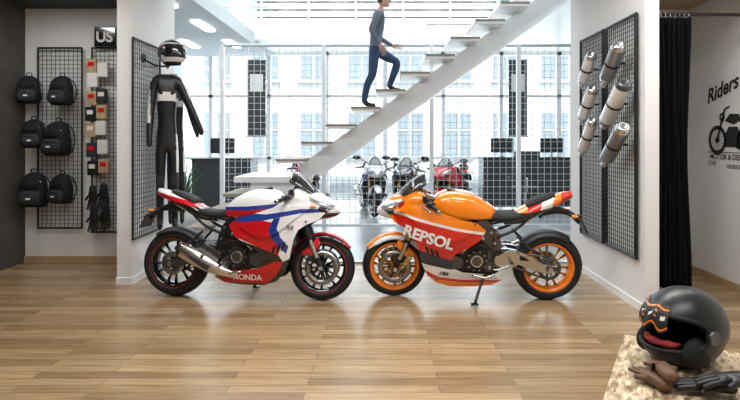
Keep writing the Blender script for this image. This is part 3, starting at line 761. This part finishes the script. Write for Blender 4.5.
# ------------------------------------------------------------------ left wall display
def wall_panel(name,o,ud,w,h,sp=.05):
    b=B(); grid_panel(b,o,ud,(0,0,1),w,h,sp,.0035,.012,'black_metal'); return b.obj(name)
p0=P(38,228,6.44); p1=P(82,48,6.44)
wall_panel('display_grid',(p0.x,6.44,p0.z),(1,0,0),p1.x-p0.x,p1.z-p0.z)
p0=P(92,232,6.44); p1=P(122,48,6.44)
wall_panel('display_grid',(p0.x,6.44,p0.z),(1,0,0),-2.78-p0.x,p1.z-p0.z)
def backpack(loc,s=1.0,rz=0,k='nylon',k2='nylon_grey'):
    b=B()
    def vring(z,w,d,y0,e=3.2):
        rg=[]
        for j in range(24):
            t=2*math.pi*j/24; c=math.cos(t); sn=math.sin(t)
            rg.append(Vector((w*math.copysign(abs(c)**(2/e),c),y0+d*math.copysign(abs(sn)**(2/e),sn),z)))
        return rg
    b.loft([vring(z,w,d,y) for z,w,d,y in((-.20,.10,.05,0),(-.195,.135,.075,-.01),(-.12,.155,.10,-.02),(0,.15,.10,-.02),(.10,.135,.09,-.015),(.17,.10,.07,0),(.205,.05,.035,.01),(.21,.02,.01,.01))],k)
    b.loft([vring(z,w,d,y) for z,w,d,y in((-.17,.06,.02,-.12),(-.16,.11,.035,-.12),(-.09,.12,.045,-.125),(-.02,.105,.035,-.12),(.0,.07,.02,-.115))],k2)
    b.loft([vring(z,w,d,y) for z,w,d,y in((.02,.05,.015,-.105),(.03,.09,.025,-.105),(.09,.085,.025,-.10),(.13,.05,.015,-.09))],k)
    b.tube([(-.03,.01,.20),(-.03,.01,.245),(.03,.01,.245),(.03,.01,.20)],.008,'nylon_grey',seg=6)
    for s_ in(-1,1):
        b.tube([(s_*.05,.06,.19),(s_*.12,.085,.12),(s_*.15,.09,-.02),(s_*.12,.07,-.17)],.016,'nylon',flat=.4)
        b.tube([(s_*.14,-.03,-.13),(s_*.13,-.07,-.02),(s_*.10,-.09,.11)],.004,'steel' if s_>0 else 'black_metal',seg=5)
        b.box((s_*.158,-.03,-.04),(.012,.05,.03),'black_plastic',bev=.003)
    b.tube([(-.10,-.155,-.04),(0,-.165,-.028),(.10,-.155,-.04)],.004,'dark_steel',seg=5)
    b.box((0,-.168,-.09),(.05,.006,.02),'card_white')
    o=b.obj('backpack'); o.location=loc; o.scale=(s,s,s); o.rotation_euler=(0,0,rz)
for u,v,s,rz in((29,90,.80,.3),(62,91,.84,-.1),(34,134,.82,.2),(58,139,.98,-.1),(34,190,.98,.2),(62,189,.84,-.2)):
    p=P(u,v,6.29); backpack(p,s,rz)
def glove_nodes(o,dr,pn,nrm,sc=1.0,curl=.03):
    o=Vector(o); nn={'cuff':(o-dr*.10*sc,(.042*sc,.032*sc)),'w':(o-dr*.04*sc,(.034*sc,.024*sc)),'p':(o+dr*.01*sc,(.042*sc,.022*sc)),'p2':(o+dr*.045*sc,(.043*sc,.019*sc))}
    ee=[('cuff','w'),('w','p'),('p','p2')]
    for i in range(4):
        L=(.078,.088,.082,.062)[i]*sc; off=pn*((i-1.5)*.0235*sc)
        pr='p2'
        for j,(t,cu) in enumerate(((.06*sc,0),(.06*sc+L*.5,curl*.35),(.06*sc+L,curl))):
            nn[f'f{i}{j}']=(o+off*(1+.08*j)+dr*t+nrm*cu*sc,.0125*sc-.0008*j); ee.append((pr,f'f{i}{j}')); pr=f'f{i}{j}'
    nn['t0']=(o-pn*.05*sc+dr*.015*sc,.014*sc); nn['t1']=(o-pn*.068*sc+dr*.055*sc+nrm*.008,.0115*sc); ee+=[('p','t0'),('t0','t1')]
    return nn,ee
def glove(loc,dr,pn,nrm,sc,k,k2,name='glove',curl=.03):
    dr=Vector(dr).normalized(); pn=Vector(pn).normalized(); nrm=Vector(nrm).normalized()
    nn,ee=glove_nodes((0,0,0),dr,pn,nrm,sc,curl)
    o=skinned(name,nn,ee,'p',[('w','p',k),('cuff','w',k2),('p','f11',k)],None,sub=2); o.location=loc; return o
for u,v in((93,195),(104,193),(94,217),(106,215)):
    glove(P(u,v,6.36),(0,0,-1),(1,0,0),(0,-1,0),1.25,'leather','nylon_grey')
b=B()
for i,(u,v,k) in enumerate(((92,66,'tan_pack'),(103,70,'card_white'),(93,80,'card_white'),(92,98,'tan_pack'),(102,96,'nylon_grey'),(91,114,'nylon'),(102,112,'tan_pack'),(91,130,'tan_pack'),(101,128,'card_white'),(92,150,'nylon_grey'),(103,147,'card_white'),(93,168,'nylon'),(104,166,'tan_pack'))):
    p=P(u,v,6.38); b.box(p,(.12,.05,.17),k,bev=.012); b.box(p+Vector((0,-.027,.02)),(.07,.004,.05),'p_red' if i%3==0 else 'card_white'); b.cyl(p+Vector((0,.0,.08)),p+Vector((0,.05,.10)),.004,'steel',seg=6)
b.obj('accessory_packs')
b=B(); p=P(106,37,6.42); b.box(p,(.26,.05,.24),'gloss_black',bev=.012)
vs,fs=text_data('US',.17,0,.006); b.add([Vector((p.x-.105+v.x,6.39,p.z-.06+v.y)) for v in vs],fs,'card_white',False); b.obj('wall_sign')

wall_panel('display_grid',(XJL+.02,5.48,.46),(0,1,0),.66,2.05)
def helmet(name,loc,rz,sc,k,kv=None,ry=0,lining='lining_black',mf=None,openport=False):
    b=B(); NP=64;NT=30
    def pt(ph,th,s=1.0):
        c=math.cos(th); x=math.cos(ph)*c; y=math.sin(ph)*c; z=math.sin(th)
        X=.155*x; Y=.125*y; Z=.135*z
        fwd=max(0,math.cos(ph))
        if z<0: 
            X+=.022*fwd**3*min(1,-z*2.2); X*=1-.05*(-z)
            if math.cos(ph)<0: X*=1-.12*(-z)
        if math.cos(ph)<0: X*=1.04
        return Vector((X*s,Y*s,Z*s))
    def port(ph,th):
        ph=(ph+math.pi)%(2*math.pi)-math.pi; lim=math.radians(74)
        if abs(ph)>lim: return False
        e=(1-(abs(ph)/lim)**4)**.5
        return math.radians(2)-math.radians(24)*e<th<math.radians(2)+math.radians(27)*e
    for s,kk in((1,k),(.88,lining)):
        vs=[];fs=[]
        for i in range(NT+1):
            th=math.radians(-56)+(math.radians(90)-math.radians(-56))*i/NT
            for j in range(NP): vs.append(pt(2*math.pi*j/NP,th,s))
        for i in range(NT):
            th=math.radians(-56)+(math.radians(146))*(i+.5)/NT
            for j in range(NP):
                if port(2*math.pi*(j+.5)/NP,th): continue
                fs.append([i*NP+j,i*NP+(j+1)%NP,(i+1)*NP+(j+1)%NP,(i+1)*NP+j])
        b.add(vs,fs,kk,True,mf if s==1 else None)
    ring=[];lim=math.radians(74)
    for t in range(48):
        a=2*math.pi*t/48; ph=lim*math.cos(a); e=abs(math.sin(a))**.55; th=math.radians(2)+(math.radians(27)*e if math.sin(a)>0 else -math.radians(24)*e)
        ring.append(pt(ph,th,.985))
    b.tube(ring,.008,'rubber',seg=6,res=1,closed=True)
    b.tube([pt(2*math.pi*j/40,math.radians(-56),.96) for j in range(40)],.011,'rubber',seg=8,res=1,closed=True)
    if kv:
        vs=[];fs=[]; 
        for i in range(11):
            for j in range(25): vs.append(pt(math.radians(-78+156*j/24),math.radians(-24+56*i/10),1.015))
        for i in range(10):
            for j in range(24): fs.append([i*25+j,i*25+j+1,(i+1)*25+j+1,(i+1)*25+j])
        b.add(vs,fs,kv,True)
    for s_ in(-1,1): b.cyl((.03,s_*.118,.005),(.03,s_*.134,.005),.022,'dark_steel',seg=16)
    if openport:
        for s_ in(-1,1): b.ell((.05,s_*.085,-.055),(.07,.028,.05),'lining_black')
        # dark printed neck scarf tucked over the brow on the far side
        NI=22;NJ=14;vs=[]
        for i in range(NI+1):
            ph=math.radians(-62+84*i/NI)
            for j in range(NJ+1):
                q=j/NJ; th=math.radians(43-36*q+4*math.sin(i*.9)*q+2*math.sin(i*.5))
                vs.append(pt(ph,th,1.015+.010*math.sin(i*1.15+j*.35)+.015*math.sin(math.pi*q)))
        for i in range(NI):
            for j in range(NJ):
                kk='black_plastic'
                if j in(2,12): kk='p_rimorange'
                if j in(6,7) and i%6 in(1,2): kk='card_white'
                if j in(5,8) and i%6==4: kk='p_rimorange'
                b.add([vs[q] for q in (i*(NJ+1)+j,i*(NJ+1)+j+1,(i+1)*(NJ+1)+j+1,(i+1)*(NJ+1)+j)],[[0,1,2,3]],kk,True)
        rg=[]
        for i in range(15):
            t=-1+2*i/14; ph=t*math.radians(36); ctr=pt(ph,math.radians(-16),.84)
            rg.append([ctr+Vector((math.cos(q)*.016,0,math.sin(q)*(.011+.003*math.sin(i*1.3)))) for q in [2*math.pi*k/10 for k in range(10)]])
        b.loft(rg,'lining_red')
        bmesh.ops.remove_doubles(b.bm,verts=b.bm.verts[:],dist=1e-5)
    o=b.obj(name,recalc=True); o.location=loc; o.rotation_euler=(0,ry,rz); o.scale=(sc,sc,sc); return o
hp=P(172,53,5.72)
helmet('full_face_helmet',hp,-.5,1.06,'gloss_black','gloss_black',mf=lambda c:'p_red' if .045<c.z<.06 and c.x<.05 else ('leather_white' if (-.10<c.z<-.045 and c.x>-.02) or (.075<c.z<.09 and c.x>-.06) else None))
b=B(); b.tube([(XJL,5.75,hp.z-.05),(XJL+.12,5.75,hp.z-.12),(hp.x-.05,5.72,hp.z-.14),(hp.x,5.72,hp.z-.11)],.01,'black_metal',seg=8); b.cyl((XJL,5.75,hp.z-.05),(XJL+.015,5.75,hp.z-.05),.05,'black_metal'); b.obj('helmet_bracket')
def suit(loc,rz,k='leather',arm=1.0):
    n={'pel':((0,0,.86),(.15,.10)),'sp':((0,0,1.02),(.13,.095)),'ch':((0,0,1.22),(.18,.12)),'uc':((0,0,1.37),(.13,.09)),'nk':((0,0,1.46),(.075,.07)),
    'sr':((-.19,0,1.37),.075),'er':((-.24,-.03,1.10),.06),'wr':((-.25,-.12,.86),.045),'gr':((-.25,-.14,.78),(.03,.04)),
    'sl':((.19,0,1.37),.075),'el':((.36*arm,-.05,1.14),.06),'wl':((.50*arm,-.08,.95),.045),'gl':((.55*arm,-.09,.89),(.03,.04)),
    'hr':((-.09,0,.80),.10),'kr':((-.10,-.02,.45),.072),'ar':((-.10,0,.10),.052),'tr':((-.10,-.09,.04),.04),
    'hl':((.09,0,.80),.10),'kl':((.11,-.02,.45),.072),'al':((.12,0,.10),.052),'tl':((.12,-.09,.04),.04)}
    e=[('pel','sp'),('sp','ch'),('ch','uc'),('uc','nk'),('uc','sr'),('sr','er'),('er','wr'),('wr','gr'),('uc','sl'),('sl','el'),('el','wl'),('wl','gl'),('pel','hr'),('hr','kr'),('kr','ar'),('ar','tr'),('pel','hl'),('hl','kl'),('kl','al'),('al','tl')]
    def ex(c,kk):
        if abs(c.x)<.14 and 1.20<c.z<1.27 and c.y<0: return 'leather_white'
        if c.x>.22 and c.z>1.02 and (c.z-1.40+1.3*(c.x-.20))>.02: return 'leather_white'
        if c.x<-.24 and 1.0<c.z<1.3: return 'leather_white'
        if .14<c.x<.22 and .55<c.z<.9: return 'leather_white'
        if abs(c.z-.47)<.045 and c.y<-.05: return 'nylon_grey'
        return kk
    o=skinned('racing_suit',n,e,'pel',[('pel','ch',k)],None,extra=ex,sub=3)
    o.location=loc; o.rotation_euler=(0,0,rz); return o
o=suit((-2.31,5.72,.50),.35); o.scale=(.66,.75,1.15)
o=suit((-2.37,6.12,.50),.35,arm=.8); o.scale=(.55,.7,1.12)
b=B()
for (x,y,z) in((-2.31,5.72,2.215),(-2.37,6.12,2.18)):
    b.tube([(XJL,y,z+.03),(x,y,z+.03),(x,y,z+.01)],.008,'steel',seg=6)
b.obj('hanger_rail')

# ------------------------------------------------------------------ right jamb display
def jamb_r(D0,D1):
    b=B(); grid_panel(b,(XJR-.03,D1,.45),(0,-1,0),(0,0,1),D1-D0,2.11,.042,.0035,.016,'black_metal')
    b.obj('display_grid')
jamb_r(5.37,5.98); jamb_r(4.66,5.30)
def silencer(u0,v0,u1,v1,k,kc,r=.055):
    xo=XJR-.15
    Da=xo*F/(u0-CX); Db=xo*F/(u1-CX); a=Vector((xo,Da,CH-(v0-HV)*Da/F)); c=Vector((xo,Db,CH-(v1-HV)*Db/F))
    d=(c-a).normalized(); b=B(); L=(c-a).length
    b.lathe([(0,.001),(0,r*.55),(.02,r*.8),(.06,r),(L-.05,r),(L-.02,r*.9),(L,r*.7),(L,r*.45),(L-.06,r*.45),(L-.06,.001)],a,d,k,seg=28,mf=lambda q:kc if (q-a).dot(d)>L-.05 or (q-a).dot(d)<.05 else None)
    b.cyl(a-d*.05,a+d*.01,r*.4,'steel',seg=16)
    m=a.lerp(c,.5); b.lathe([(-.012,r+.003),(.012,r+.003)],m,d,'black_metal',seg=28); b.cyl(m+Vector((r,0,0)),m+Vector((.115,0,0)),.01,'black_metal',seg=8)
    b.obj('exhaust_silencer')
silencer(582,84,592,54,'white_can','silver_can',.056); silencer(582,120,593,88,'white_can','silver_can',.058); silencer(582,152,593,120,'white_can','steel',.054)
silencer(605,82,620,44,'grey_can','silver_can',.066); silencer(605,124,625,82,'white_can','dark_steel',.070); silencer(605,162,624,126,'grey_can','silver_can',.066)

# ------------------------------------------------------------------ curtain
b=B(); rings=[]; x0,x1=2.43,2.76; yc=4.9; zt=CH+122*4.9/F; zb=CH-147*4.9/F
for i in range(30):
    t=i/29; z=zt+(zb-zt)*t; rg=[]
    nar=1-.16*math.sin(math.pi*min(1,t*1.1)); 
    for j in range(97):
        s_=j/96; am=.035+.03*t
        rg.append(Vector(((x0+x1)/2+(s_-.5)*(x1-x0)*nar+.006*math.sin(9*t+s_*20),yc+am*math.sin(s_*2*math.pi*7+.5*math.sin(3*t))+.012*math.sin(s_*31+t*4),z)))
    rings.append(rg)
b.loft(rings,'curtain_mat',openring=True); o=b.obj('curtain'); m=o.modifiers.new('s','SOLIDIFY'); m.thickness=.004
b=B(); b.cyl((2.32,yc,zt+.03),(XR,yc,zt+.03),.014,'black_metal')
for j in range(8): b.lathe([(-.003,.02),(.003,.02),(.003,.026),(-.003,.026)],(x0+.02+j*.042,yc,zt+.02),(1,0,0),'steel',seg=16,closed=True)
b.cyl((XR-.02,yc,zt+.03),(XR,yc,zt+.03),.03,'black_metal'); b.obj('curtain_rod')

# ------------------------------------------------------------------ wall graphic (right)
b=B(); XW=XR-.004
def W(s,z): return Vector((XW,5.42-s,z))
def wtext(txt,size,s0,z0,ang,shear=.3,bold=.0):
    vs,fs=text_data(txt,size,shear,bold); ca,sa_=math.cos(ang),math.sin(ang)
    b.add([W(s0+v.x*ca-v.y*sa_,z0+v.x*sa_+v.y*ca) for v in vs],fs,'graphic_ink',False)
wtext('Riders service',.20,-.27,1.85,.26,.4,.006)
wtext('MOTOR & DESIGN',.075,-.22,1.275,0,0,.002); wtext('2143',.065,-.25,1.21,0,0,.001); wtext('WORKSHOP',.055,.05,1.19,0,0,.001)
def wring(s,z,ro,ri):
    n_=40; vs=[W(s+math.cos(2*math.pi*i/n_)*r,z+math.sin(2*math.pi*i/n_)*r) for r in(ro,ri) for i in range(n_)]
    b.add(vs,[[i,(i+1)%n_,n_+(i+1)%n_,n_+i] for i in range(n_)],'graphic_ink',False)
def wline(p,q,w):
    p=Vector(p);q=Vector(q); d=(q-p).normalized(); nn=Vector((-d.y,d.x))*w/2
    b.add([W(*(p+nn)),W(*(q+nn)),W(*(q-nn)),W(*(p-nn))],[[0,1,2,3]],'graphic_ink',False)
def wpoly(pts): b.add([W(*p) for p in pts],[list(range(len(pts)))],'graphic_ink',False)
for s in(-.10,.36):
    wring(s,1.47,.150,.105); wring(s,1.47,.03,.015)
    for i in range(8): a=math.pi*i/8; wline((s-math.cos(a)*.11,1.47-math.sin(a)*.11),(s+math.cos(a)*.11,1.47+math.sin(a)*.11),.005)
wpoly([(.02,1.66),(.10,1.73),(.24,1.72),(.27,1.66),(.16,1.62)]); wpoly([(.22,1.66),(.40,1.68),(.44,1.72),(.46,1.66),(.30,1.61)])
wpoly([(.03,1.40),(.22,1.40),(.26,1.52),(.22,1.60),(.08,1.60),(.02,1.52)]); wline((-.10,1.47),(.02,1.78),.03); wline((.02,1.78),(.10,1.80),.02); wline((.20,1.45),(.36,1.47),.02); wline((.2,1.40),(.50,1.40),.03); wring(-.02,1.70,.045,.02)
wline((-.27,1.345),(.55,1.345),.008); wline((.36,1.47),(.30,1.66),.014)
b.obj('wall_graphic')
# ------------------------------------------------------------------ OSB bench with helmet and gloves
BT=.65; ang=math.atan2(.57,.32)
dirE=Vector((math.cos(ang),math.sin(ang),0)); dirN=Vector((math.sin(ang),-math.cos(ang),0))
cor=Vector((1.01,2.28,0))
b=B()
ctr=cor-dirE*.75+dirN*.45
b.box(Vector((0,0,BT-.0125)),(1.5,.9,.025),'osb',bev=.002); b.box((0,0,(BT-.025)/2),(1.44,.84,BT-.025),'osb')
o=b.obj('osb_bench'); o.location=ctr; o.rotation_euler=(0,0,ang)
helmet('motorcycle_helmet',(1.105,2.00,BT+.131),math.radians(205),1.08,'matte_black',None,openport=True)
# brown gloves lying flat, one on top of the other, fingers pointing away to the left
p=Vector((.900,1.80,BT+.026)); glove(p,(-.15,1,.0),(1,.15,0),(0,0,-1),.74,'brown_leather','brown_leather',curl=.012)
p=Vector((.925,1.79,BT+.058)); glove(p,(.12,1,-.03),(-1,.12,0),(0,0,-1),.74,'brown_leather','brown_leather',curl=.02)
p=Vector((1.05,1.74,BT+.03)); glove(p,(-.75,.20,.0),(.20,.75,0),(0,0,-1),.80,'leather','leather',curl=.012)
p=Vector((1.11,1.72,BT+.062)); glove(p,(-.85,.08,-.05),(.08,.85,0),(0,0,-1),.80,'leather','leather',curl=.02)

# ------------------------------------------------------------------ hall furniture
def desk(x,y,w,h=1.1,k='desk_dark'):
    b=B(); b.box((0,0,h-.02),(w,.7,.04),'black_plastic',bev=.006); b.box((0,-.30,h/2),(w-.06,.03,h-.06),k)
    for s_ in(-1,1): b.box((s_*(w/2-.03),0,h/2),(.04,.66,h-.04),k)
    for i in range(int(w/1.1)):
        xx=-w/2+.5+i*1.1; b.box((xx,.1,h+.25),(.5,.03,.32),'black_plastic',bev=.006); b.box((xx,.12,h+.06),(.05,.03,.12),'steel'); b.box((xx,.12,h+.006),(.2,.15,.012),'steel')
    o=b.obj('reception_desk'); o.location=(x,y,0)
desk(-3.3,11.2,1.2,1.1); desk(3.2,11.9,2.2,1.1)
def office_chair(x,y,rz,k,sc=1.0):
    b=B()
    for i in range(5):
        a=2*math.pi*i/5; b.tube([(0,0,.10),(math.cos(a)*.28,math.sin(a)*.28,.07)],[.025,.015],'steel',res=1); b.cyl((math.cos(a)*.28,math.sin(a)*.28-.015,.03),(math.cos(a)*.28,math.sin(a)*.28+.015,.03),.03,'black_plastic')
    b.cyl((0,0,.08),(0,0,.45),.025,'steel'); b.box((0,0,.48),(.48,.46,.08),k,bev=.03,seg=3)
    b.box((0,.24,.86),(.44,.06,.58),k,bev=.028,seg=3,rot=Matrix.Rotation(-.1,3,'X')); b.tube([(0,.1,.45),(0,.27,.48),(0,.27,.7)],.018,'steel')
    for s_ in(-1,1): b.tube([(s_*.24,.1,.46),(s_*.28,.1,.66),(s_*.28,-.12,.68)],.014,'black_plastic')
    o=b.obj('office_chair'); o.location=(x,y,0); o.rotation_euler=(0,0,rz); o.scale=(sc,)*3
office_chair(2.7,10.4,3.0,'desk_dark',1.1)
b=B(); b.lathe([(0,.001),(0,.14),(.35,.19),(.35,.165),(.32,.165),(.32,.001)],(0,0,0),(0,0,1),'pot',seg=24)
for i in range(34):
    a=random.random()*6.28; l=.35+random.random()*.55; r=.12+random.random()*.22; z0=.32
    q0=Vector((0,0,z0)); q1=Vector((math.cos(a)*r*.4,math.sin(a)*r*.4,z0+l*.7)); q2=Vector((math.cos(a)*r*1.1,math.sin(a)*r*1.1,z0+l))
    b.tube([q0,q1,q2],[.006,.03,.004],'leaf',seg=6,flat=.15,res=4)
o=b.obj('potted_plant'); o.location=(-3.3,8.9,0)
for x in (-2.95,3.05):
    b=B(); b.box((0,0,0),(.42,.02,1.75),'desk_dark'); b.cyl((-.24,0,.88),(.24,0,.88),.015,'steel'); b.cyl((-.24,0,-.88),(.24,0,-.88),.015,'steel')
    b.box((0,-.012,.35),(.30,.004,.4),'card_white'); 
    for s_ in (-.18,.18): b.cyl((s_,0,.88),(s_,0,1.32),.004,'steel',seg=6)
    o=b.obj('hanging_banner'); o.location=(x,12.4,2.43)

# ------------------------------------------------------------------ lights
def area(name,loc,size,size_y,power,col=(1,1,1),rot=(0,0,0)):
    l=bpy.data.lights.new(name,'AREA'); l.shape='RECTANGLE'; l.size=size; l.size_y=size_y; l.energy=power; l.color=col
    o=bpy.data.objects.new(name,l); bpy.context.collection.objects.link(o); o.location=loc; o.rotation_euler=rot; return o
area('ceiling_panel_light',(-1.2,3.6,3.36),1.8,.6,64,(1,.98,.95)); area('ceiling_panel_light',(1.2,3.6,3.36),1.8,.6,64,(1,.98,.95))
area('ceiling_panel_light',(-1.2,1.0,3.36),1.8,.8,44,(1,.98,.95)); area('ceiling_panel_light',(1.2,1.0,3.36),1.8,.8,44,(1,.98,.95))
area('ceiling_panel_light',(-3.55,5.2,3.03),.8,.5,20,(1,.98,.95)); area('ceiling_panel_light',(2.85,4.0,3.3),.6,.5,14,(1,.98,.95))
area('hall_light',(0,10,6.2),8,4,450,(.92,.97,1))
area('hall_light',(0,14.6,3.0),11,5.5,520,(.92,.97,1),(math.radians(-90),0,0))
s=bpy.data.lights.new('sun','SUN'); s.energy=5.5; s.angle=.02; s.color=(1,.97,.93); so=bpy.data.objects.new('sun',s); bpy.context.collection.objects.link(so); so.rotation_euler=(math.radians(42),0,math.radians(15))
w=bpy.data.worlds.new('sky'); scene.world=w; w.use_nodes=True; nt=w.node_tree; bg=nt.nodes['Background']
tc=nt.nodes.new('ShaderNodeTexCoord'); sx=nt.nodes.new('ShaderNodeSeparateXYZ'); cr=nt.nodes.new('ShaderNodeValToRGB')
cr.color_ramp.elements[0].color=(.95,.97,1,1); cr.color_ramp.elements[1].color=(.55,.72,.95,1)
nt.links.new(tc.outputs['Generated'],sx.inputs[0]); nt.links.new(sx.outputs['Z'],cr.inputs[0]); nt.links.new(cr.outputs[0],bg.inputs[0]); bg.inputs[1].default_value=2.0
# ------------------------------------------------------------------ camera
cam=bpy.data.cameras.new('camera'); cam.sensor_width=36; cam.lens=F/740*36; cam.shift_x=-(CX-370)/740; cam.shift_y=-(200-HV)/740; cam.clip_start=.05
co=bpy.data.objects.new('camera',cam); bpy.context.collection.objects.link(co); co.location=(0,0,CH); co.rotation_euler=(math.radians(90),0,0)
scene.camera=co
